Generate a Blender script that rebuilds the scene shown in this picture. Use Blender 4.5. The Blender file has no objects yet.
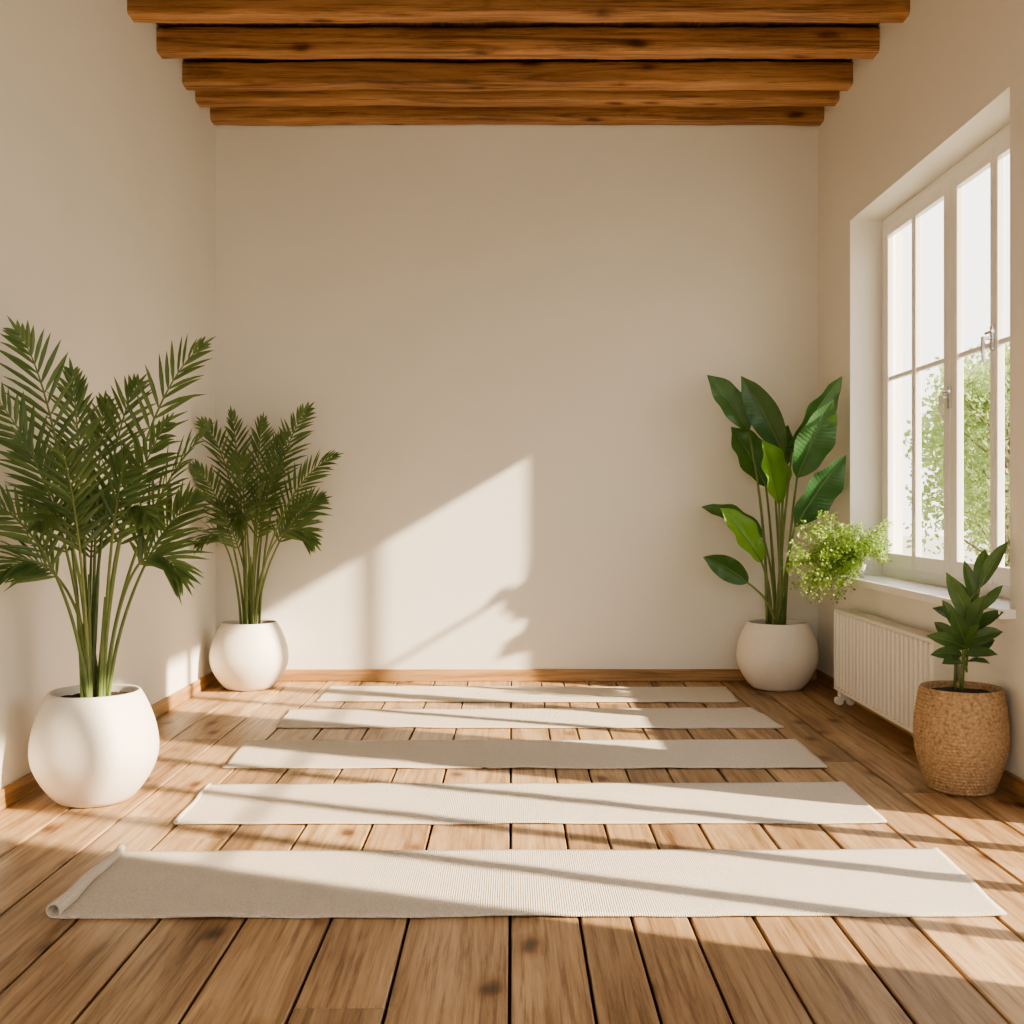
import bpy, math, random
from mathutils import Vector, Matrix, noise
random.seed(7)
R=random.Random(11)
F=1100.0; CH=1.257; HV=505.0
XL=-2.114; XR=2.186; YB=7.857; YF=-1.3; ZC=4.12
def fl(px,py):
    Y=F*CH/(py-HV); return ((px-512)*Y/F, Y)
def at(px,py,Y):
    return Vector(((px-512)*Y/F, Y, CH-(py-HV)*Y/F))

# ------------------------------------------------ node helpers
def newmat(name):
    m=bpy.data.materials.new(name); m.use_nodes=True
    nt=m.node_tree; nt.nodes.clear()
    out=nt.nodes.new('ShaderNodeOutputMaterial')
    b=nt.nodes.new('ShaderNodeBsdfPrincipled')
    nt.links.new(b.outputs[0],out.inputs[0])
    return m,nt,b,out
def N(nt,t,**kw):
    n=nt.nodes.new(t)
    for k,v in kw.items():
        if k in n.inputs: n.inputs[k].default_value=v
        else: setattr(n,k,v)
    return n
def ramp(nt,fac,stops):
    r=nt.nodes.new('ShaderNodeValToRGB')
    e=r.color_ramp.elements
    while len(e)<len(stops): e.new(0.5)
    for i,(p,c) in enumerate(stops):
        e[i].position=p; e[i].color=(*c,1) if len(c)==3 else c
    nt.links.new(fac,r.inputs[0]); return r
def mixc(nt,a,b,fac,mode='MIX'):
    m=nt.nodes.new('ShaderNodeMix'); m.data_type='RGBA'; m.blend_type=mode
    for s,v in ((6,a),(7,b)):
        if isinstance(v,tuple): m.inputs[s].default_value=(*v,1)
        else: nt.links.new(v,m.inputs[s])
    if isinstance(fac,(int,float)): m.inputs[0].default_value=fac
    else: nt.links.new(fac,m.inputs[0])
    return m.outputs[2]
def bump(nt,b,h,strength,dist=0.01):
    bp=nt.nodes.new('ShaderNodeBump'); bp.inputs['Strength'].default_value=strength
    bp.inputs['Distance'].default_value=dist
    nt.links.new(h,bp.inputs['Height']); nt.links.new(bp.outputs[0],b.inputs['Normal'])

def plain(name,col,rough=0.5,bs=0.0,bscale=50,metal=0.0,var=0.0):
    m,nt,b,o=newmat(name)
    tc=N(nt,'ShaderNodeTexCoord')
    n=N(nt,'ShaderNodeTexNoise',Scale=bscale,Detail=5.0)
    nt.links.new(tc.outputs['Object'],n.inputs['Vector'])
    c2=tuple(max(0,c*(1-var)) for c in col)
    r=ramp(nt,n.outputs['Fac'],[(0.3,c2),(0.7,col)])
    nt.links.new(r.outputs[0],b.inputs['Base Color'])
    b.inputs['Roughness'].default_value=rough; b.inputs['Metallic'].default_value=metal
    if bs>0: bump(nt,b,n.outputs['Fac'],bs,0.004)
    return m

def wood(name,axis,light,mid,dark,rough=0.45,vary=0.35,knots=True,gs=1.0,bst=0.25,off3=37.0,grain=0.6,kscale=(2.6,5.0)):
    m,nt,b,o=newmat(name)
    tc=N(nt,'ShaderNodeTexCoord'); geo=N(nt,'ShaderNodeNewGeometry'); oi=N(nt,'ShaderNodeObjectInfo')
    rsum=N(nt,'ShaderNodeMath',operation='ADD'); nt.links.new(geo.outputs['Random Per Island'],rsum.inputs[0]); nt.links.new(oi.outputs['Random'],rsum.inputs[1])
    mul=N(nt,'ShaderNodeVectorMath',operation='SCALE'); mul.inputs['Scale'].default_value=off3
    comb=N(nt,'ShaderNodeCombineXYZ')
    for i in range(3): nt.links.new(rsum.outputs[0],comb.inputs[i])
    nt.links.new(comb.outputs[0],mul.inputs[0])
    add=N(nt,'ShaderNodeVectorMath',operation='ADD')
    nt.links.new(tc.outputs['Object'],add.inputs[0]); nt.links.new(mul.outputs[0],add.inputs[1])
    def mapped(al,ac,src=None):
        mp=N(nt,'ShaderNodeMapping')
        s=[ac,ac,ac]; s[axis]=al; mp.inputs['Scale'].default_value=s
        nt.links.new(src or add.outputs[0],mp.inputs['Vector']); return mp.outputs[0]
    n1=N(nt,'ShaderNodeTexNoise',Scale=1.0*gs,Detail=9.0,Roughness=0.7,Distortion=1.1)
    nt.links.new(mapped(0.8,12),n1.inputs['Vector'])
    n2=N(nt,'ShaderNodeTexNoise',Scale=1.0*gs,Detail=6.0,Roughness=0.75,Distortion=0.3)
    nt.links.new(mapped(1.6,60),n2.inputs['Vector'])
    n3=N(nt,'ShaderNodeTexNoise',Scale=1.0,Detail=3.0)
    nt.links.new(mapped(0.9,2.6),n3.inputs['Vector'])
    r1=ramp(nt,n1.outputs['Fac'],[(0.36,dark),(0.47,mid),(0.60,light)])
    r2=ramp(nt,n2.outputs['Fac'],[(0.38,(0.42,0.34,0.27)),(0.47,(0.86,0.83,0.79)),(0.62,(1.10,1.10,1.10))])
    c=mixc(nt,r1.outputs[0],r2.outputs[0],grain,'MULTIPLY')
    ri=ramp(nt,geo.outputs['Random Per Island'],[(0,(1-vary,1-vary*1.1,1-vary*1.25)),(0.5,(0.95,0.94,0.92)),(1,(1.12,1.12,1.1))])
    c=mixc(nt,c,ri.outputs[0],1.0,'MULTIPLY')
    r3=ramp(nt,n3.outputs['Fac'],[(0.35,(0.78,0.74,0.69)),(0.65,(1.08,1.08,1.08))])
    c=mixc(nt,c,r3.outputs[0],0.85,'MULTIPLY')
    if knots:
        nd=N(nt,'ShaderNodeTexNoise',Scale=6.0,Detail=2.0); nt.links.new(add.outputs[0],nd.inputs['Vector'])
        sc=N(nt,'ShaderNodeVectorMath',operation='SCALE'); sc.inputs['Scale'].default_value=0.05; nt.links.new(nd.outputs['Color'],sc.inputs[0])
        ad2=N(nt,'ShaderNodeVectorMath',operation='ADD'); nt.links.new(add.outputs[0],ad2.inputs[0]); nt.links.new(sc.outputs[0],ad2.inputs[1])
        v=N(nt,'ShaderNodeTexVoronoi',Scale=1.0)
        nt.links.new(mapped(kscale[0],kscale[1],ad2.outputs[0]),v.inputs['Vector'])
        rk=ramp(nt,v.outputs['Distance'],[(0.06,(0.12,0.07,0.04)),(0.11,(0.38,0.26,0.17)),(0.17,(0.80,0.72,0.63)),(0.27,(1,1,1))])
        c=mixc(nt,c,rk.outputs[0],0.88,'MULTIPLY')
    nt.links.new(c,b.inputs['Base Color'])
    b.inputs['Roughness'].default_value=rough
    bump(nt,b,n2.outputs['Fac'],bst,0.003)
    return m

def leafmat(name,c1,c2,trans=0.3,tcol=(0.3,0.5,0.1),rough=0.4,veins=False):
    m,nt,b,o=newmat(name)
    geo=N(nt,'ShaderNodeNewGeometry')
    r=ramp(nt,geo.outputs['Random Per Island'],[(0,c1),(1,c2)])
    tc=N(nt,'ShaderNodeTexCoord'); n=N(nt,'ShaderNodeTexNoise',Scale=14.0,Detail=3.0)
    nt.links.new(tc.outputs['Object'],n.inputs['Vector'])
    rr=ramp(nt,n.outputs['Fac'],[(0.3,(0.75,0.78,0.7)),(0.7,(1.1,1.1,1.05))])
    c=mixc(nt,r.outputs[0],rr.outputs[0],0.8,'MULTIPLY')
    nt.links.new(c,b.inputs['Base Color']); b.inputs['Roughness'].default_value=rough
    t=N(nt,'ShaderNodeBsdfTranslucent'); t.inputs['Color'].default_value=(*tcol,1)
    mx=N(nt,'ShaderNodeMixShader'); mx.inputs[0].default_value=trans
    nt.links.new(b.outputs[0],mx.inputs[1]); nt.links.new(t.outputs[0],mx.inputs[2])
    nt.links.new(mx.outputs[0],o.inputs[0])
    if veins:
        uv=N(nt,'ShaderNodeUVMap'); w=N(nt,'ShaderNodeTexWave',Scale=7.0,Distortion=0.6)
        w.bands_direction='Y'
        nt.links.new(uv.outputs[0],w.inputs['Vector']); bump(nt,b,w.outputs['Fac'],0.25,0.004)
    return m

def plaster(name,col):
    m,nt,b,o=newmat(name)
    tc=N(nt,'ShaderNodeTexCoord')
    n=N(nt,'ShaderNodeTexNoise',Scale=1.3,Detail=4.0); nt.links.new(tc.outputs['Object'],n.inputs['Vector'])
    r=ramp(nt,n.outputs['Fac'],[(0.3,tuple(c*0.965 for c in col)),(0.7,col)])
    nt.links.new(r.outputs[0],b.inputs['Base Color'])
    n2=N(nt,'ShaderNodeTexNoise',Scale=70.0,Detail=6.0); nt.links.new(tc.outputs['Object'],n2.inputs['Vector'])
    bump(nt,b,n2.outputs['Fac'],0.12,0.003); b.inputs['Roughness'].default_value=0.85
    return m
M_wall=plaster('plaster',(0.80,0.77,0.70))
M_white=plain('white_paint',(0.86,0.84,0.80),0.4,0.03,40,0,0.03)
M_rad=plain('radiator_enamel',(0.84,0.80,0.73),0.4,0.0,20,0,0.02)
M_radshade=plain('radiator_gap_shade',(0.34,0.30,0.25),0.6,0.0,20,0,0.02)  # dark colour paints the shade in the gaps between radiator columns
M_ceram=plain('pot_ceramic',(0.84,0.78,0.69),0.6,0.12,60,0,0.05)
M_soil=plain('soil',(0.05,0.032,0.02),0.95,1.0,90,0,0.6)
M_metal=plain('handle_metal',(0.6,0.58,0.55),0.3,0,20,1.0)
M_floor=wood('oak_floor',1,(0.56,0.385,0.23),(0.455,0.295,0.16),(0.295,0.175,0.085),0.42,0.25,grain=0.78)
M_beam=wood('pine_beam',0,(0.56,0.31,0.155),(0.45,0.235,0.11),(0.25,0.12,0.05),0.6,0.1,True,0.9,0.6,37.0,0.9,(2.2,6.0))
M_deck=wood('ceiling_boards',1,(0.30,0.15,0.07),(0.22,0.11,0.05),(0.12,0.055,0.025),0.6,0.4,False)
M_base=wood('baseboard_wood_x',0,(0.58,0.37,0.19),(0.48,0.29,0.135),(0.36,0.20,0.09),0.5,0.1,False)
M_basey=wood('baseboard_wood_y',1,(0.58,0.37,0.19),(0.48,0.29,0.135),(0.36,0.20,0.09),0.5,0.1,False)
M_gap=plain('subfloor_dark',(0.02,0.012,0.007),0.95)
M_palm=leafmat('palm_leaf',(0.06,0.12,0.045),(0.15,0.225,0.085),0.22,(0.27,0.38,0.11),0.42)
M_stem=leafmat('palm_stem',(0.13,0.19,0.06),(0.22,0.27,0.10),0.05,(0.2,0.3,0.05),0.45)
M_str=leafmat('strelitzia_leaf',(0.035,0.10,0.04),(0.06,0.155,0.048),0.16,(0.25,0.5,0.06),0.33,True)
M_strb=leafmat('strelitzia_leaf_bright',(0.12,0.28,0.05),(0.16,0.33,0.06),0.35,(0.35,0.6,0.08),0.35,True)
M_bush=leafmat('bush_leaf',(0.19,0.32,0.07),(0.35,0.46,0.13),0.35,(0.42,0.58,0.12),0.5)
M_rub=leafmat('rubber_leaf',(0.04,0.09,0.035),(0.09,0.16,0.055),0.12,(0.2,0.35,0.06),0.35,True)
M_tree=leafmat('hazed_tree_leaf',(0.20,0.28,0.10),(0.36,0.42,0.18),0.4,(0.4,0.5,0.15),0.6)  # leaf colour lightened to paint in haze over the trees
M_bark=plain('bark',(0.22,0.17,0.12),0.9,0.8,12,0,0.5)
M_ground=plain('neutral_bounce_ground',(0.44,0.42,0.35),0.95,0.5,6,0,0.2)  # pale neutral in place of lawn green, so bounced light stays untinted

m,nt,b,o=newmat('woven_seagrass'); M_basket=m
tc=N(nt,'ShaderNodeTexCoord')
n=N(nt,'ShaderNodeTexVoronoi',Scale=75.0); nt.links.new(tc.outputs['Object'],n.inputs['Vector'])
n2=N(nt,'ShaderNodeTexNoise',Scale=60.0,Detail=6.0); nt.links.new(tc.outputs['Object'],n2.inputs['Vector'])
r=ramp(nt,n.outputs['Distance'],[(0.0,(0.54,0.38,0.23)),(0.6,(0.41,0.275,0.155)),(1.0,(0.26,0.165,0.09))])
r2=ramp(nt,n2.outputs['Fac'],[(0.3,(0.7,0.65,0.6)),(0.7,(1.1,1.1,1.1))])
nt.links.new(mixc(nt,r.outputs[0],r2.outputs[0],0.8,'MULTIPLY'),b.inputs['Base Color'])
b.inputs['Roughness'].default_value=0.8; bump(nt,b,n2.outputs['Fac'],0.5,0.006)

m,nt,b,o=newmat('mat_canvas'); M_mat=m
tc=N(nt,'ShaderNodeTexCoord')
w1=N(nt,'ShaderNodeTexWave',Scale=42.0,Distortion=1.2); w1.bands_direction='X'
w2=N(nt,'ShaderNodeTexWave',Scale=42.0,Distortion=1.2); w2.bands_direction='Y'
n=N(nt,'ShaderNodeTexNoise',Scale=160.0,Detail=4.0)
for q in (w1,w2,n): nt.links.new(tc.outputs['Object'],q.inputs['Vector'])
mm=N(nt,'ShaderNodeMath',operation='ADD'); nt.links.new(w1.outputs['Fac'],mm.inputs[0]); nt.links.new(w2.outputs['Fac'],mm.inputs[1])
m2=N(nt,'ShaderNodeMath',operation='ADD'); nt.links.new(mm.outputs[0],m2.inputs[0]); nt.links.new(n.outputs['Fac'],m2.inputs[1])
r=ramp(nt,n.outputs['Fac'],[(0.3,(0.60,0.52,0.415)),(0.7,(0.77,0.69,0.575))])
nt.links.new(r.outputs[0],b.inputs['Base Color']); b.inputs['Roughness'].default_value=0.9
bump(nt,b,m2.outputs[0],0.6,0.003)

m,nt,b,o=newmat('window_glass'); M_glass=m
nt.nodes.remove(b)
tr=N(nt,'ShaderNodeBsdfTransparent'); gl=N(nt,'ShaderNodeBsdfGlossy'); gl.inputs['Roughness'].default_value=0.02
mx=N(nt,'ShaderNodeMixShader'); mx.inputs[0].default_value=0.04
nt.links.new(tr.outputs[0],mx.inputs[1]); nt.links.new(gl.outputs[0],mx.inputs[2])
nt.links.new(mx.outputs[0],o.inputs[0])

# ------------------------------------------------ mesh helpers
class MB:
    def __init__(s): s.v=[];s.f=[];s.m=[];s.uv=[]
    def add(s,vs,fs,mi=0,uvs=None):
        o=len(s.v); s.v+= [tuple(x) for x in vs]
        s.uv += (uvs if uvs else [(0,0)]*len(vs))
        for q in fs: s.f.append(tuple(i+o for i in q)); s.m.append(mi)
    def box(s,x0,x1,y0,y1,z0,z1,mi=0):
        vs=[(x,y,z) for x in (x0,x1) for y in (y0,y1) for z in (z0,z1)]
        s.add(vs,[(0,1,3,2),(4,6,7,5),(0,4,5,1),(2,3,7,6),(0,2,6,4),(1,5,7,3)],mi)
    def tube(s,pts,rad,n=6,mi=0,cap=True):
        pts=[Vector(p) for p in pts]; vs=[];fs=[]
        up=Vector((0.13,0.97,0.2))
        for i,p in enumerate(pts):
            t=(pts[min(i+1,len(pts)-1)]-pts[max(i-1,0)]).normalized()
            a=t.cross(up).normalized(); bb=t.cross(a)
            r=rad[i] if isinstance(rad,(list,tuple)) else rad
            for k in range(n):
                an=2*math.pi*k/n; vs.append(p+a*r*math.cos(an)+bb*r*math.sin(an))
        for i in range(len(pts)-1):
            for k in range(n):
                fs.append((i*n+k,i*n+(k+1)%n,(i+1)*n+(k+1)%n,(i+1)*n+k))
        if cap:
            fs.append(tuple(range(n))[::-1]); fs.append(tuple((len(pts)-1)*n+k for k in range(n)))
        s.add(vs,fs,mi)
    def lathe(s,prof,n=64,mi=0,cx=0,cy=0,rip=None):
        vs=[];fs=[]
        for i,(r,z) in enumerate(prof):
            for k in range(n):
                a=2*math.pi*k/n; rr=r+(rip(i,k,a,z) if rip else 0)
                vs.append((cx+rr*math.cos(a),cy+rr*math.sin(a),z))
        for i in range(len(prof)-1):
            for k in range(n): fs.append((i*n+k,i*n+(k+1)%n,(i+1)*n+(k+1)%n,(i+1)*n+k))
        s.add(vs,fs,mi)
    def obj(s,name,mats,parent=None,smooth=False,bevel=0,offset=None,clampx=None):
        vs=s.v
        if clampx:
            vs=[(min(max(x,clampx[0]),clampx[1]),min(y,clampx[2]),z) for x,y,z in vs]
        if offset is not None:
            vs=[(x-offset[0],y-offset[1],z-offset[2]) for x,y,z in vs]
        me=bpy.data.meshes.new(name); me.from_pydata(vs,[],s.f)
        for mt in (mats if isinstance(mats,list) else [mats]): me.materials.append(mt)
        me.polygons.foreach_set('material_index',s.m)
        me.polygons.foreach_set('use_smooth',[smooth]*len(s.f))
        ul=me.uv_layers.new(name='UVMap')
        idx=[0]*len(me.loops); me.loops.foreach_get('vertex_index',idx)
        flat=[]
        for i in idx: flat+=list(s.uv[i])
        ul.data.foreach_set('uv',flat)
        me.update()
        ob=bpy.data.objects.new(name,me); bpy.context.scene.collection.objects.link(ob)
        if offset is not None and parent is None: ob.location=offset
        if parent: ob.parent=parent
        if bevel:
            md=ob.modifiers.new('bevel','BEVEL'); md.width=bevel; md.segments=2; md.limit_method='ANGLE'
        return ob
def empty(name,loc):
    e=bpy.data.objects.new(name,None); e.location=loc; e.empty_display_size=0.1
    bpy.context.scene.collection.objects.link(e); return e
def bez(p0,p1,p2,p3,t):
    u=1-t; return p0*u**3+p1*3*u*u*t+p2*3*u*t*t+p3*t**3

# ------------------------------------------------ room shell
mb=MB()
seams=[-2.114,-1.83,-1.57,-1.32,-1.07,-0.81,-0.55,-0.315,-0.006,0.206,0.364,0.54,0.736,0.98,1.21,1.48,1.70,1.95,2.186]
g=0.0045
for i in range(len(seams)-1):
    y=YF
    while y<YB:
        L=R.uniform(2.6,5.5); y1=min(y+L,YB)
        if YB-y1<0.8: y1=YB
        x0,x1=seams[i]+g,seams[i+1]-g
        zt=R.uniform(-0.001,0.0); be=0.004
        ya,yb=y+0.0008,y1-0.0008
        vs=[(x0,ya,-0.02),(x1,ya,-0.02),(x1,yb,-0.02),(x0,yb,-0.02),
            (x0,ya,zt-be),(x1,ya,zt-be),(x1,yb,zt-be),(x0,yb,zt-be),
            (x0+be,ya+be*.3,zt),(x1-be,ya+be*.3,zt),(x1-be,yb-be*.3,zt),(x0+be,yb-be*.3,zt)]
        fs=[(3,2,1,0),(0,1,5,4),(1,2,6,5),(2,3,7,6),(3,0,4,7),(4,5,9,8),(5,6,10,9),(6,7,11,10),(7,4,8,11),(8,9,10,11)]
        mb.add(vs,fs,0); y=y1
mb.box(XL-0.2,XR+0.35,YF-0.2,YB+0.2,-0.2,-0.02,1)
mb.obj('floor',[M_floor,M_gap])

mb=MB(); mb.box(XL-0.2,XL,YF-0.2,YB+0.2,-0.2,ZC+0.1); mb.obj('wall_left',M_wall)
mb=MB(); mb.box(XL,XR,YB,YB+0.2,-0.2,ZC+0.1); mb.obj('wall_back',M_wall)
TW=0.34
O1=(4.83,7.11,0.80,3.095); O2=(2.35,4.30,0.10,3.095)
mb=MB()
ys=[YF-0.2,O2[0],O2[1],O1[0],O1[1],YB+0.2]
x0,x1=XR,XR+TW
mb.box(x0,x1,ys[0],ys[1],-0.2,ZC+0.1); mb.box(x0,x1,ys[2],ys[3],-0.2,ZC+0.1); mb.box(x0,x1,ys[4],ys[5],-0.2,ZC+0.1)
for O in (O1,O2):
    mb.box(x0,x1,O[0],O[1],-0.2,O[2]); mb.box(x0,x1,O[0],O[1],O[3],ZC+0.1)
mb.obj('wall_right',M_wall)
mb=MB(); W3=(-1.8,1.8,0.3,3.6)  # opening added behind the camera to let in fill light
mb.box(XL,W3[0],YF-0.2,YF,-0.2,ZC+0.1); mb.box(W3[1],XR,YF-0.2,YF,-0.2,ZC+0.1)
mb.box(W3[0],W3[1],YF-0.2,YF,-0.2,W3[2]); mb.box(W3[0],W3[1],YF-0.2,YF,W3[3],ZC+0.1)
mb.obj('wall_front',M_wall)
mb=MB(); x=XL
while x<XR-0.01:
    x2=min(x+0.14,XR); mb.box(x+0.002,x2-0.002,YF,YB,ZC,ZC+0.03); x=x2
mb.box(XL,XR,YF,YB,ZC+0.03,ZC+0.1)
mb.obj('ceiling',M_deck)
def beam(yf,zb,ht=0.125,dp=0.13):
    mb=MB(); nx=110; nk=28; vs=[];fs=[]; sd=R.uniform(0,50)
    for i in range(nx+1):
        x=XL+(XR-XL)*i/nx
        for k in range(nk):
            a=2*math.pi*(k+0.5)/nk; c,s_=math.cos(a),math.sin(a); e=0.26
            u=math.copysign(abs(c)**e,c); w=math.copysign(abs(s_)**e,s_)
            wob=1+0.05*noise.noise(Vector((x*1.8,a*0.6,sd)))+0.05*noise.noise(Vector((x*6,a*1.2,sd+9)))
            dz=0.012*noise.noise(Vector((x*1.6,0,sd+5)))
            vs.append((x,yf+dp/2+u*dp/2*wob,zb+ht/2+dz+w*ht/2*wob))
    for i in range(nx):
        for k in range(nk): fs.append((i*nk+k,i*nk+(k+1)%nk,(i+1)*nk+(k+1)%nk,(i+1)*nk+k))
    fs.append(tuple(range(nk))); fs.append(tuple(nx*nk+k for k in range(nk))[::-1])
    mb.add(vs,fs); mb.obj('ceiling_beam',M_beam,smooth=True)
for yf,ht in ((6.04,0.16),(6.54,0.15),(7.05,0.15),(7.34,0.14),(7.70,0.155)):
    beam(yf,3.955,ht)
for k in range(14): 
    y=5.53-0.5*k
    if y>YF+0.1: beam(y,3.955,0.155)
BH=0.085
mb=MB(); mb.box(XL+0.001,XR-0.001,YB-0.018,YB-0.0005,0.0,BH); mb.obj('baseboard_back',M_base,bevel=0.004)
mb=MB(); mb.box(XL+0.0005,XL+0.018,YF,YB-0.019,0.0,BH); mb.obj('baseboard_left',M_basey,bevel=0.004)
mb=MB(); mb.box(XR-0.018,XR-0.0005,O2[1],YB-0.019,0,BH); mb.box(XR-0.018,XR-0.0005,YF,O2[0],0,BH); mb.obj('baseboard_right',M_basey,bevel=0.004)

# ------------------------------------------------ windows
def window(name,O,glassY,zt,gz):
    e=empty(name,(XR+0.25,(O[0]+O[1])/2,O[2]))
    off=e.location.copy()
    xf0,xf1=XR+0.205,XR+0.265
    mb=MB()
    fo=0.075
    mb.box(xf0,xf1,O[0],O[0]+fo,O[2],O[3]); mb.box(xf0,xf1,O[1]-fo,O[1],O[2],O[3])
    mb.box(xf0,xf1,O[0]+fo,O[1]-fo,O[2],O[2]+fo); mb.box(xf0,xf1,O[0]+fo,O[1]-fo,O[3]-fo,O[3])
    mb.obj('outer_frame',M_white,e,bevel=0.006,offset=off)
    mb=MB(); gm=MB()
    sx0,sx1=XR+0.19,XR+0.23
    n=len(glassY)
    for i,(ya,yb) in enumerate(glassY):
        lo = O[0]+fo-0.01 if i==n-1 else (ya+glassY[i+1][1])/2+0.002
        hi = O[1]-fo+0.01 if i==0 else (yb+glassY[i-1][0])/2-0.002
        z0,z1=O[2]+fo-0.01,O[3]-fo+0.01
        mb.box(sx0,sx1,lo,ya,z0,z1); mb.box(sx0,sx1,yb,hi,z0,z1)
        mb.box(sx0,sx1,ya,yb,z0,gz[0]); mb.box(sx0,sx1,ya,yb,gz[1],z1)
        for z in (zt if isinstance(zt,list) else [zt]):
            mb.box(sx0+0.008,sx1-0.008,ya,yb,z-0.014,z+0.014)
        gm.add([(sx0+0.02,ya,gz[0]),(sx0+0.02,yb,gz[0]),(sx0+0.02,yb,gz[1]),(sx0+0.02,ya,gz[1])],[(0,1,2,3)])
    mb.obj('sashes',M_white,e,bevel=0.005,offset=off)
    gm.obj('glass',M_glass,e,offset=off)
    return e,off,sx0
gY=[(6.545,6.96),(6.06,6.485),(5.47,5.88),(4.98,5.39)]
e,off,sx0=window('window_1',O1,gY,2.055,(0.955,2.96))
mb=MB()
for (yy,zz) in ((5.965,1.84),(5.43,2.08)):
    mb.box(sx0-0.012,sx0,yy-0.015,yy+0.015,zz-0.06,zz+0.06)
    mb.tube([(sx0-0.01,yy,zz),(sx0-0.05,yy,zz)],0.009,8)
    mb.tube([(sx0-0.05,yy,zz+0.008),(sx0-0.052,yy+0.0,zz-0.06),(sx0-0.045,yy,zz-0.12)],[0.011,0.011,0.008],8)
    mb.tube([(sx0-0.02,yy-0.04,zz+0.03),(sx0-0.02,yy+0.04,zz+0.03)],0.008,8)
mb.obj('handles',M_metal,e,smooth=False,offset=off)
ob=MB(); ob.box(XR-0.075,XR-0.0005,O1[0]-0.06,O1[1]+0.03,0.762,0.803); ob.box(XR-0.0005,XR+0.21,O1[0]+0.0005,O1[1]-0.0005,0.8005,0.803)
ob.obj('window_sill',M_white,bevel=0.004)
window('door_1',O2,[(3.85,4.20),(3.36,3.77),(2.88,3.28),(2.45,2.80)],[2.055],(0.22,2.96))
e=empty('fill_window',(0,YF-0.1,W3[2])); off=e.location.copy()  # unseen window frame, added with its opening for fill light
mb=MB(); fo=0.07
mb.box(W3[0],W3[0]+fo,YF-0.13,YF-0.07,W3[2],W3[3]); mb.box(W3[1]-fo,W3[1],YF-0.13,YF-0.07,W3[2],W3[3])
mb.box(W3[0]+fo,W3[1]-fo,YF-0.13,YF-0.07,W3[2],W3[2]+fo); mb.box(W3[0]+fo,W3[1]-fo,YF-0.13,YF-0.07,W3[3]-fo,W3[3])
for x in (-0.6,0.6): mb.box(x-0.03,x+0.03,YF-0.13,YF-0.07,W3[2]+fo,W3[3]-fo)
mb.obj('frame',M_white,e,bevel=0.005,offset=off)

# ------------------------------------------------ radiator
y0,y1=5.36,7.0; z0,z1=0.085,0.60; xa,xb=XR-0.135,XR-0.03
e=empty('radiator',(XR-0.08,(y0+y1)/2,0)); off=e.location.copy()
mb=MB(); nf=24
for i in range(nf):
    y=y0+0.012+(y1-y0-0.024)*(i+0.5)/nf; w=(y1-y0-0.024)/nf*0.30
    xs0,xs1=xa,xb
    prof=[(xs0+0.008,y-w),(xs0,y-w*0.45),(xs0,y+w*0.45),(xs0+0.008,y+w),(xs1-0.008,y+w),(xs1,y+w*.45),(xs1,y-w*.45),(xs1-0.008,y-w)]
    vs=[]
    for (zz,sc) in ((z0+0.01,0.0),(z0+0.02,1),(z1-0.03,1),(z1-0.018,0.0)):
        for (px,py) in prof:
            vs.append((px+(0.006*(1-sc) if px<(xs0+xs1)/2 else -0.006*(1-sc)),y+(py-y)*(0.8+0.2*sc),zz))
    fs=[]
    for a in range(3):
        for k in range(8): fs.append((a*8+k,a*8+(k+1)%8,(a+1)*8+(k+1)%8,(a+1)*8+k))
    fs.append(tuple(range(8))[::-1]); fs.append(tuple(24+k for k in range(8)))
    mb.add(vs,fs)
mb.obj('columns',M_rad,e,offset=off)
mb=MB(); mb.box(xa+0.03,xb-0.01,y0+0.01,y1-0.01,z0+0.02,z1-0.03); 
mb.obj('core_panel',M_radshade,e,offset=off)
mb=MB(); mb.box(xa-0.004,xb+0.004,y0,y1,z1-0.02,z1); mb.box(xa-0.003,xb+0.003,y0,y1,z0,z0+0.022)
mb.box(xa-0.003,xb+0.003,y0-0.004,y0+0.012,z0,z1); mb.box(xa-0.003,xb+0.003,y1-0.012,y1+0.004,z0,z1)
mb.obj('casing',M_rad,e,bevel=0.006,offset=off)
mb=MB()
for y in (y0+0.12,y1-0.08):
    mb.box(xa+0.01,xb-0.01,y-0.012,y+0.012,0.035,z0+0.01)
    mb.tube([(xa+0.005,y-0.02,0.026),(xa+0.005,y+0.02,0.026)],0.026,16)
    mb.tube([(xb-0.03,y-0.02,0.026),(xb-0.03,y+0.02,0.026)],0.026,16)
    mb.box(xa-0.02,xb-0.01,y-0.008,y+0.008,0.03,0.05)
mb.obj('feet',M_rad,e,offset=off)
mb=MB(); mb.tube([(xb-0.05,y1,0.12),(xb-0.05,y1+0.08,0.12),(xb-0.05,y1+0.08,0.0)],0.01,10)
mb.obj('pipe',M_rad,e,offset=off)

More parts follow.
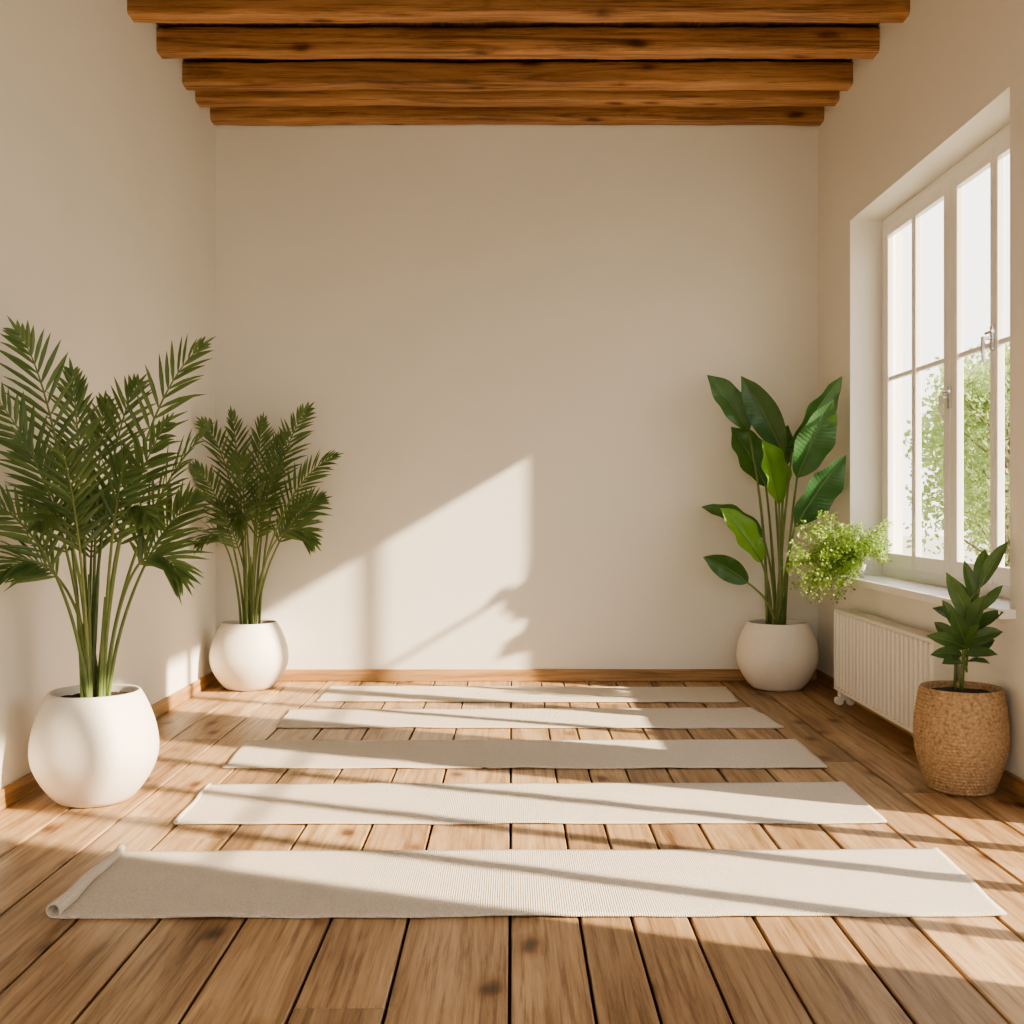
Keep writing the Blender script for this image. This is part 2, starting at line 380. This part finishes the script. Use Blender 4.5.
# ------------------------------------------------ yoga mats
def yogamat(FLp,FRp,BRp,BLp,curl,seed,crease=None,deg=300,tap=0.1):
    c=[Vector((*fl(*p),0)) for p in (FLp,FRp,BRp,BLp)]
    cen=sum(c,Vector())/4
    nu,nv=150,24; vs=[]
    th=0.006
    nc=24
    us=[('c',k/nc) for k in range(nc,0,-1)] if curl>0 else []
    us+=[('f',k/nu) for k in range(nu+1)]
    def pos(kind,u,v):
        s=u if kind=='f' else 0
        a=c[0].lerp(c[1],s); b_=c[3].lerp(c[2],s); p=a.lerp(b_,v)
        d=(c[1]-c[0]).normalized(); w=(c[3]-c[0]).normalized()
        ev=0.010*noise.noise(Vector((s*7,v*1.0,seed)))+0.006*noise.noise(Vector((s*25,v,seed)))
        p=p+w*ev
        eu=0.012*noise.noise(Vector((v*3,seed,s*2)))
        p=p+d*eu
        z=0.0015+0.006*max(0,noise.noise(Vector((s*9,v*2.2,seed+3))))+0.010*max(0,noise.noise(Vector((s*3,v*1.2,seed+8))))*abs(v-0.5)
        if crease is not None: z+=0.007*math.exp(-((s-crease)/0.0022)**2)
        z+=0.010*math.exp(-(1-s)*60)*(0.5+0.5*noise.noise(Vector((v*3,seed,1))))
        n=Vector((0,0,1))
        if kind=='c':
            th_=u*math.radians(deg); r=curl*(1-0.3*u)*(1-tap*v)
            p=p-d*(r*math.sin(th_)); z=z+r*(1-math.cos(th_))
            n=Vector((math.sin(th_)*d.x,0,math.cos(th_)))
        return Vector((p.x,p.y,z)),n
    top=[];bot=[]
    for k,u in us:
        tr_=[];br=[]
        for j in range(nv+1):
            p,n=pos(k,u,j/nv); br.append(p); tr_.append(p+n*th)
        top.append(tr_); bot.append(br)
    W=nv+1;n_=len(us)
    for r_ in top: vs+=r_
    for r_ in bot: vs+=r_
    B=n_*W; fs=[]
    for i in range(n_-1):
        for j in range(nv):
            a=i*W+j; fs.append((a,a+W,a+W+1,a+1)); fs.append((B+a,B+a+1,B+a+W+1,B+a+W))
        a=i*W; fs.append((a,B+a,B+a+W,a+W)); a=i*W+nv; fs.append((a,a+W,B+a+W,B+a))
    for j in range(nv):
        fs.append((j,j+1,B+j+1,B+j)); a=(n_-1)*W+j; fs.append((a,B+a,B+a+1,a+1))
    mb=MB(); mb.add(vs,fs); mb.obj('yoga_mat',M_mat,smooth=True,offset=cen)
yogamat((54,919),(1007,917),(937,851),(122,853),0.028,1.0,None,300,0.35)
yogamat((176,825),(887,824),(843,784),(210,786),0.011,2.0,None,290,0.3)
yogamat((222,769),(828,769),(796,741),(246,742),0.0,3.0,0.433)
yogamat((276,728),(784,729),(752,709),(288,711),0.0,4.0)
yogamat((315,702),(738,703),(726,688),(330,687),0.0,5.0)

# ------------------------------------------------ pots
def profpot(H,rb,rm,rt,zm=0.5,wall=0.016,n=26):
    pr=[(0.001,0.0),(rb*0.9,0.0)]
    for i in range(n+1):
        t=i/n
        if t<zm: 
            s=t/zm; r=rb+(rm-rb)*math.sin(s*math.pi/2)**0.85
        else:
            s=(t-zm)/(1-zm); r=rt+(rm-rt)*math.cos(s*math.pi/2)**0.9
        pr.append((r,0.004+t*(H-0.008)))
    pr+=[(rt-wall*0.3,H),(rt-wall*0.8,H-0.002),(rt-wall,H-0.01),(rt-wall,H-0.06),(rt-wall-0.005,H-0.12)]
    return pr
def soil(e,r,z):
    mb=MB(); pr=[(0.001,z+0.012)]
    for i in range(1,9): pr.append((r*i/8,z+0.012*(1-i/8)))
    mb.lathe(pr,40,0)
    mb.v=[(x,y,zz+0.008*noise.noise(Vector((x*40,y*40,3)))) for x,y,zz in mb.v]
    mb.obj('soil',M_soil,e,smooth=True)
def ceramicpot(e,H,rb,rm,rt,zm=0.5):
    mb=MB(); mb.lathe(profpot(H,rb,rm,rt,zm),80); mb.obj('pot',M_ceram,e,smooth=True)
    soil(e,rt-0.017,H-0.035)

# ------------------------------------------------ palm
def leaflet(mb,p,d,nrm,L,w,droop,mi=0):
    d=d.normalized(); s=d.cross(nrm).normalized(); nrm=s.cross(d).normalized()
    ts=(0,0.18,0.45,0.75,1.0); ws=(0.2,0.8,1.0,0.6,0.03)
    vs=[]
    for t,ww in zip(ts,ws):
        c=p+d*L*t+Vector((0,0,-1))*droop*L*t*t
        h=w*ww/2
        vs+= [c-s*h+nrm*h*0.35, c, c+s*h+nrm*h*0.35]
    fs=[]
    for i in range(4):
        a=i*3; fs+= [(a,a+1,a+4,a+3),(a+1,a+2,a+5,a+4)]
    mb.add(vs,fs,mi)
def frond(mb,base,tip,rise,start,n,LL,W,bow,rs):
    d=tip-base; H=Vector((d.x,d.y,0))
    p1=base+Vector((H.x*0.06,H.y*0.06,rise*0.55)); p2=base+Vector((H.x*0.45,H.y*0.45,rise+bow))
    K=26; pts=[bez(base,p1,p2,tip,k/K) for k in range(K+1)]
    rad=[0.0085*(1-k/K)**0.8+0.0016 for k in range(K+1)]
    mb.tube(pts,rad,6,1)
    hd=H.normalized() if H.length>0.02 else Vector((1,0,0))
    roll=rs.uniform(-0.6,0.6)
    for i in range(n):
        t=start+(1-start)*(i/(n-1))**0.95*0.985
        p=bez(base,p1,p2,tip,t); q=bez(base,p1,p2,tip,min(1,t+0.02)); q0=bez(base,p1,p2,tip,t-0.02)
        T=(q-q0).normalized()
        S=T.cross(Vector((hd.x*0.2,hd.y*0.2-0.9,0.8))).normalized()
        S=Matrix.Rotation(roll,3,T)@S
        nn=S.cross(T).normalized()
        if nn.z<0: nn=-nn
        f=(t-start)/(1-start)
        L=LL*(0.55+0.75*math.sin(math.pi*min(1,f*0.9+0.12))**0.8)*(1-0.35*f)
        ang=math.radians(47-24*f)
        for sg in (-1,1):
            a=ang+rs.uniform(-0.09,0.09)
            dd=T*math.cos(a)+S*sg*math.sin(a)+nn*rs.uniform(0.0,0.2)
            leaflet(mb,p,dd,nn+Vector((rs.uniform(-.3,.3),rs.uniform(-.3,.3),0)),L*rs.uniform(0.88,1.08),W*rs.uniform(0.85,1.15),rs.uniform(0.05,0.25),0)
    leaflet(mb,tip-T*0.01,T,nn,LL*0.5,W*0.8,0.1,0)

def palm(X,Y,potdims,tips,LL,W,seed,nl):
    rs=random.Random(seed)
    e=empty('potted_areca_palm',(X,Y,0))
    ceramicpot(e,*potdims)
    H=potdims[0]
    mb=MB()
    for (px,py,dy,st) in tips:
        tip=at(px,py,Y+dy)
        a=rs.uniform(0,6.28); r=rs.uniform(0.02,0.08)
        bx=0.03*max(-1,min(1,(tip.x-X)/0.4))+r*0.5*math.cos(a)
        base=Vector((X+bx,Y+r*math.sin(a),H-0.06))
        rise=(tip.z-H)*rs.uniform(0.72,0.85)
        low=tip.z<1.25
        if low: rise=(tip.z-H)+rs.uniform(0.12,0.22)
        frond(mb,base,tip,rise,st,rs.randint(nl-1,nl+2),LL*rs.uniform(0.9,1.1),W,0.12 if not low else 0.12,rs)
    for k in range(5):
        a=rs.uniform(0,6.28); r=rs.uniform(0.02,0.06)
        b0=Vector((X+r*math.cos(a),Y+r*math.sin(a),H-0.06))
        b1=b0+Vector((rs.uniform(-.05,.05),rs.uniform(-.05,.05),rs.uniform(0.45,0.6)))
        mb.tube([b0,b0.lerp(b1,0.5)+Vector((0,0,0.01)),b1],[0.012,0.010,0.004],8,1)
    mb.obj('fronds',[M_palm,M_stem],e,smooth=False,offset=Vector((X,Y,0)),clampx=(XL+0.014,XR-0.01,YB-0.02))
tips1=[(20,334,-.35,.5),(200,348,.05,.5),(205,432,-.1,.52),(72,375,-.2,.5),(138,385,.2,.5),(-12,388,-.4,.52),(-16,500,-.45,.55),
 (0,575,-.3,.6),(180,575,-.1,.62),(196,498,.2,.58),(165,425,-.3,.52),(104,405,.25,.5),(22,440,-.4,.52),(128,455,-.4,.55),
 (150,520,-.3,.62),(62,450,-.5,.55),(40,525,-.45,.6),(95,500,.2,.6)]
palm(-1.782,4.70,(0.465,0.15,0.262,0.188,0.47),tips1,0.205,0.0195,5,16)
tips2=[(232,416,.0,.5),(262,422,-.15,.5),(307,410,0,.5),(333,457,-.1,.52),(204,424,-.28,.5),(196,468,-.35,.5),(200,545,-.3,.62),(313,541,-.1,.62),
 (320,500,.1,.55),(285,436,.1,.5),(280,465,-.25,.5),(240,458,-.3,.5),(215,505,-.3,.56),(262,490,-.35,.56),(240,525,-.3,.62)]
palm(-1.805,7.56,(0.455,0.155,0.266,0.185,0.47),tips2,0.20,0.021,9,16)

# ------------------------------------------------ broad leaf
def blade(mb,p0,p3,w,nrm,bow,mi=0,fold=0.25,K=14,wave=0.0,seed=0.0):
    d=p3-p0; L=d.length; nrm=(nrm-d*(nrm.dot(d)/d.length_squared)).normalized()
    up=Vector((0,0,1)); 
    c1=p0+d*0.35+up*bow*L; c2=p0+d*0.7+up*bow*L*0.9
    vs=[];fs=[];uv=[]; C=(-1,-0.66,-0.33,0,0.33,0.66,1)
    for k in range(K+1):
        t=k/K; p=bez(p0,c1,c2,p3,t); T=(bez(p0,c1,c2,p3,min(1,t+.03))-bez(p0,c1,c2,p3,max(0,t-.03))).normalized()
        S=T.cross(nrm).normalized(); n2=S.cross(T).normalized()
        if n2.dot(nrm)<0: n2=-n2
        ww=w/2*(math.sin(math.pi*t**0.82)**0.8 if 0<t<1 else 0.015)
        if t>0.8: ww*=1-0.35*(t-0.8)/0.2
        for c in C:
            h=ww*abs(c)*fold*2*(1-0.35*abs(c))+wave*ww*math.sin(t*17+seed+ (2 if c>0 else 0))*abs(c)**2
            vs.append(p+S*ww*c+n2*h); uv.append((c*0.5+0.5, t+abs(c)*-0.08))
    n=len(C)
    for k in range(K):
        for j in range(n-1): fs.append((k*n+j,k*n+j+1,(k+1)*n+j+1,(k+1)*n+j))
    mb.add(vs,fs,mi,uv)
    mb.tube([bez(p0,c1,c2,p3,k/8)+nrm*0.001 for k in range(9)],[max(0.0008,0.006*(1-k/8)*w/0.2) for k in range(9)],5,2)

X,Y=fl(777,688); e=empty('potted_bird_of_paradise_plant',(X,Y,0)); H=0.455
ceramicpot(e,H,0.165,0.275,0.2,0.5)
mb=MB(); rs=random.Random(3)
SL=[((749,432),(707,375),25,0.0,0),((784,454),(741,376),27,-.08,0),((792,452),(842,376),28,-.42,0),((797,478),(833,400),32,-.52,0),
    ((766,487),(731,427),34,.1,0),((779,505),(762,440),32,-.3,1),((795,527),(846,455),32,-.5,0),((764,538),(701,507),23,.05,0),
    ((762,563),(720,508),26,-.2,1),((748,583),(703,557),21,-.1,0),((774,478),(788,425),20,.15,0)]
for i,(a,t,w,dy,mi) in enumerate(SL):
    A=at(*a,Y+dy*0.6); Tt=at(*t,Y+dy)
    base=Vector((X+rs.uniform(-.05,.05)+(A.x-X)*0.2,Y+rs.uniform(-.05,.05),H-0.06))
    mid=base.lerp(A,0.55)+Vector(((X-A.x)*0.28,0,0.04))
    pts=[bez(base,base.lerp(mid,0.6),mid,A,k/10) for k in range(11)]
    mb.tube(pts,[0.0135-0.0007*k for k in range(11)],8,2)
    nr=Vector((rs.uniform(-.8,.8),-1,rs.uniform(0.1,0.9)))
    blade(mb,A,Tt,w*1.13/F*Y,nr,0.07,mi,0.32,16,0.16,i*1.3)
mb.obj('leaves',[M_str,M_strb,M_stem],e,smooth=True,offset=Vector((X,Y,0)),clampx=(XL,XR-0.012,YB-0.02))

# ------------------------------------------------ fern on sill
PX,PY=XR-0.015,6.90
e=empty('potted_maidenhair_fern',(PX,PY,0.803)); off=Vector((PX,PY,0.803))
mb=MB(); mb.lathe([(0.001,0),(0.032,0),(0.045,0.075),(0.048,0.08),(0.042,0.08),(0.04,0.06)],32); mb.obj('pot',M_ceram,e,smooth=True)
mb=MB(); mb.lathe([(0.001,0.065),(0.040,0.062)],24); mb.obj('soil',M_soil,e)
mb=MB(); rs=random.Random(21)
for i in range(165):
    if i<125:
        a=rs.uniform(0,6.28); r=math.sqrt(rs.random()); tgt=at(823+38*r*math.cos(a),561+44*r*math.sin(a),6.80+rs.uniform(-.18,.12))
    else:
        tgt=at(rs.uniform(845,892),rs.uniform(526,562),6.72+rs.uniform(-.12,.12))
    b0=off+Vector((rs.uniform(-.02,.02),rs.uniform(-.02,.02),0.07))
    c1=b0+Vector((-.02,0,0.1)); c2=tgt+Vector((0,0,0.08))
    pts=[bez(b0,c1,c2,tgt,k/8) for k in range(9)]
    mb.tube(pts,0.0012,4,1,False)
    for k in range(34):
        t=0.35+0.65*rs.random()**0.7; p=bez(b0,c1,c2,tgt,t)
        d=Vector((rs.gauss(0,1),rs.gauss(0,1),rs.gauss(0,1)+.2)).normalized()
        p=p+d*rs.uniform(0.004,0.03); nn=Vector((rs.gauss(0,1),rs.gauss(0,1)-.5,rs.gauss(0,1)+.6)).normalized()
        s=d.cross(nn).normalized(); L=rs.uniform(0.012,0.022)
        mb.add([p,p+d*L*.5+s*L*.45,p+d*L,p+d*L*.5-s*L*.45],[(0,1,2,3)],0)
mb.obj('foliage',[M_bush,M_stem],e,offset=off)

# ------------------------------------------------ woven planter with rubber plant
Y=4.86; X=(961-512)*Y/F; e=empty('potted_rubber_plant',(X,Y,0)); off=Vector((X,Y,0)); H=0.455
n=150; pr=[(0.001,0.0),(0.125,0.0)]
RM=0.199
for i in range(n+1):
    t=i/n
    r=0.135+(RM-0.135)*math.sin(min(1,t/0.55)*math.pi/2) if t<0.55 else 0.174+(RM-0.174)*math.cos((t-0.55)/0.45*math.pi/2)
    pr.append((r,0.004+t*(H-0.01)))
pr+=[(0.170,H),(0.162,H-0.002),(0.158,H-0.01),(0.156,H-0.1)]
def rip(i,k,a,z):
    if i<2 or i>n+2: return 0
    row=int((i-2)/5); ph=((i-2)%5)/5
    return -0.005+0.005*math.sin(ph*math.pi)+0.0024*math.sin(a*60+row*math.pi)
mb=MB(); mb.lathe(pr,240,0,rip=rip); mb.obj('woven_basket',M_basket,e,smooth=True)
soil(e,0.157,H-0.03)
mb=MB(); rs=random.Random(8)
s1=[Vector((X,Y,H-.04)),at(964,650,Y),at(974,620,Y),at(980,585,Y)]
s2=[Vector((X-.02,Y+.02,H-.04)),at(956,650,Y+.02),at(952,625,Y+.03),at(950,610,Y+.03)]
mb.tube(s1,[.009,.008,.006,.004],8,2); mb.tube(s2,[.007,.006,.005,.004],8,2)
RL=[((980,588),(1009,541),15,-.1),((979,590),(985,549),15,.08),((972,625),(946,572),17,-.05),((976,612),(1003,585),13,.0),((970,628),(932,608),16,.05),
    ((972,622),(957,580),13,.12),((974,630),(1004,612),15,-.1),((968,640),(1003,632),15,-.03),((966,648),(926,636),15,-.08),((964,655),(998,655),14,-.1),((962,655),(930,655),13,-.12),
    ((970,632),(985,595),17,-.12),((966,645),(952,610),16,-.15),((975,605),(964,560),12,.06),((966,650),(980,625),15,-.18),((962,662),(942,664),13,-.14),((966,662),(990,664),13,-.1),
    ((960,645),(934,622),14,.1),((968,652),(995,640),14,.02),((958,630),(942,600),13,.0)]
for i,(a,t,w,dy) in enumerate(RL):
    A=at(*a,Y+dy*.2); Tt=at(*t,Y+dy)
    st=at(967,min(672,a[1]+14),Y)
    mb.tube([st,A],0.003,5,2,False)
    blade(mb,A,Tt,w*1.0/F*Y,Vector((rs.uniform(-.8,.8),-1,rs.uniform(.1,1.2))),0.06,0,0.3,10,0.05,i)
mb.obj('leaves',[M_rub,M_rub,M_stem],e,smooth=True,offset=off,clampx=(XL,XR-0.012,YB))

# ------------------------------------------------ outside
mb=MB(); mb.box(-80,80,-80,80,-1.2,-1.0); mb.obj('ground',M_ground)
def treemesh(seed):
    rs=random.Random(seed); mb=MB()
    mb.tube([(0,0,0.02),(0.1,0,1.2),(0,.1,2.4),(0.1,0,3.4)],[.16,.12,.09,.04],10,1)
    cl=[]
    for i in range(30):
        a=rs.uniform(0,6.28); z=rs.uniform(0.95,4.3); r=1.7*math.sqrt(max(0.05,1-((z-2.3)/2.4)**2))*rs.uniform(.3,1)
        c=Vector((r*math.cos(a),r*math.sin(a),z)); cl.append(c)
        mb.tube([(0,0,max(.5,z-.8)),c],[.03,.01],5,1,False)
    for c in cl:
        for k in range(200):
            v=Vector((rs.gauss(0,1),rs.gauss(0,1),rs.gauss(0,1))); v=v.normalized()*rs.uniform(.15,.6)
            p=c+v; d=Vector((rs.gauss(0,1),rs.gauss(0,1),rs.gauss(0,1))).normalized(); s=d.orthogonal().normalized(); L=rs.uniform(.07,.15)
            mb.add([p,p+d*L*.5+s*L*.35,p+d*L,p+d*L*.5-s*L*.35],[(0,1,2,3)],0)
    return mb
src=[treemesh(1).obj('garden_tree',[M_tree,M_bark]),treemesh(2).obj('garden_tree',[M_tree,M_bark])]
pos=[(9.0,20,1.05),(11.5,23,1.2),(12.0,27,1.2),(14.5,27,1.3),(17,31,1.4),(14.5,32,1.5),(9.0,17.2,0.75)]
for i,(x,y,s) in enumerate(pos):
    if i<2: o_=src[i]
    else:
        o_=src[i%2].copy(); bpy.context.scene.collection.objects.link(o_)
    o_.location=(x,y,-1.0); o_.scale=(s,s,s); o_.rotation_euler=(0,0,i*1.1)

# ------------------------------------------------ light
w=bpy.data.worlds.new('World'); bpy.context.scene.world=w; w.use_nodes=True
nt=w.node_tree; nt.nodes.clear()
out=nt.nodes.new('ShaderNodeOutputWorld'); bg=nt.nodes.new('ShaderNodeBackground')
tc=nt.nodes.new('ShaderNodeTexCoord'); sp=nt.nodes.new('ShaderNodeSeparateXYZ'); nt.links.new(tc.outputs['Generated'],sp.inputs[0])
r=ramp(nt,sp.outputs['Z'],[(0.0,(1.0,0.93,0.82)),(0.35,(0.97,0.94,0.90)),(1.0,(0.85,0.89,0.96))])
nt.links.new(r.outputs[0],bg.inputs[0]); bg.inputs[1].default_value=3.4
nt.links.new(bg.outputs[0],out.inputs[0])
s=bpy.data.lights.new('sun','SUN'); s.energy=19.0; s.angle=math.radians(1.1); s.color=(1,0.84,0.62)
so=bpy.data.objects.new('sun',s); bpy.context.scene.collection.objects.link(so)
so.rotation_euler=Vector((-1,0.393,-0.595)).to_track_quat('-Z','Y').to_euler(); so.location=(8,0,6)

cam=bpy.data.cameras.new('camera'); co=bpy.data.objects.new('camera',cam); bpy.context.scene.collection.objects.link(co)
co.location=(0,0,CH); co.rotation_euler=(math.radians(90),0,0)
cam.sensor_width=36; cam.lens=36*F/1024; cam.shift_y=-(512-HV)/1024; cam.clip_start=0.05
bpy.context.scene.camera=co
vs_=bpy.context.scene.view_settings
vs_.view_transform='AgX'; vs_.exposure=-0.1
try: vs_.look='AgX - Medium High Contrast'
except Exception as ex: print(ex)
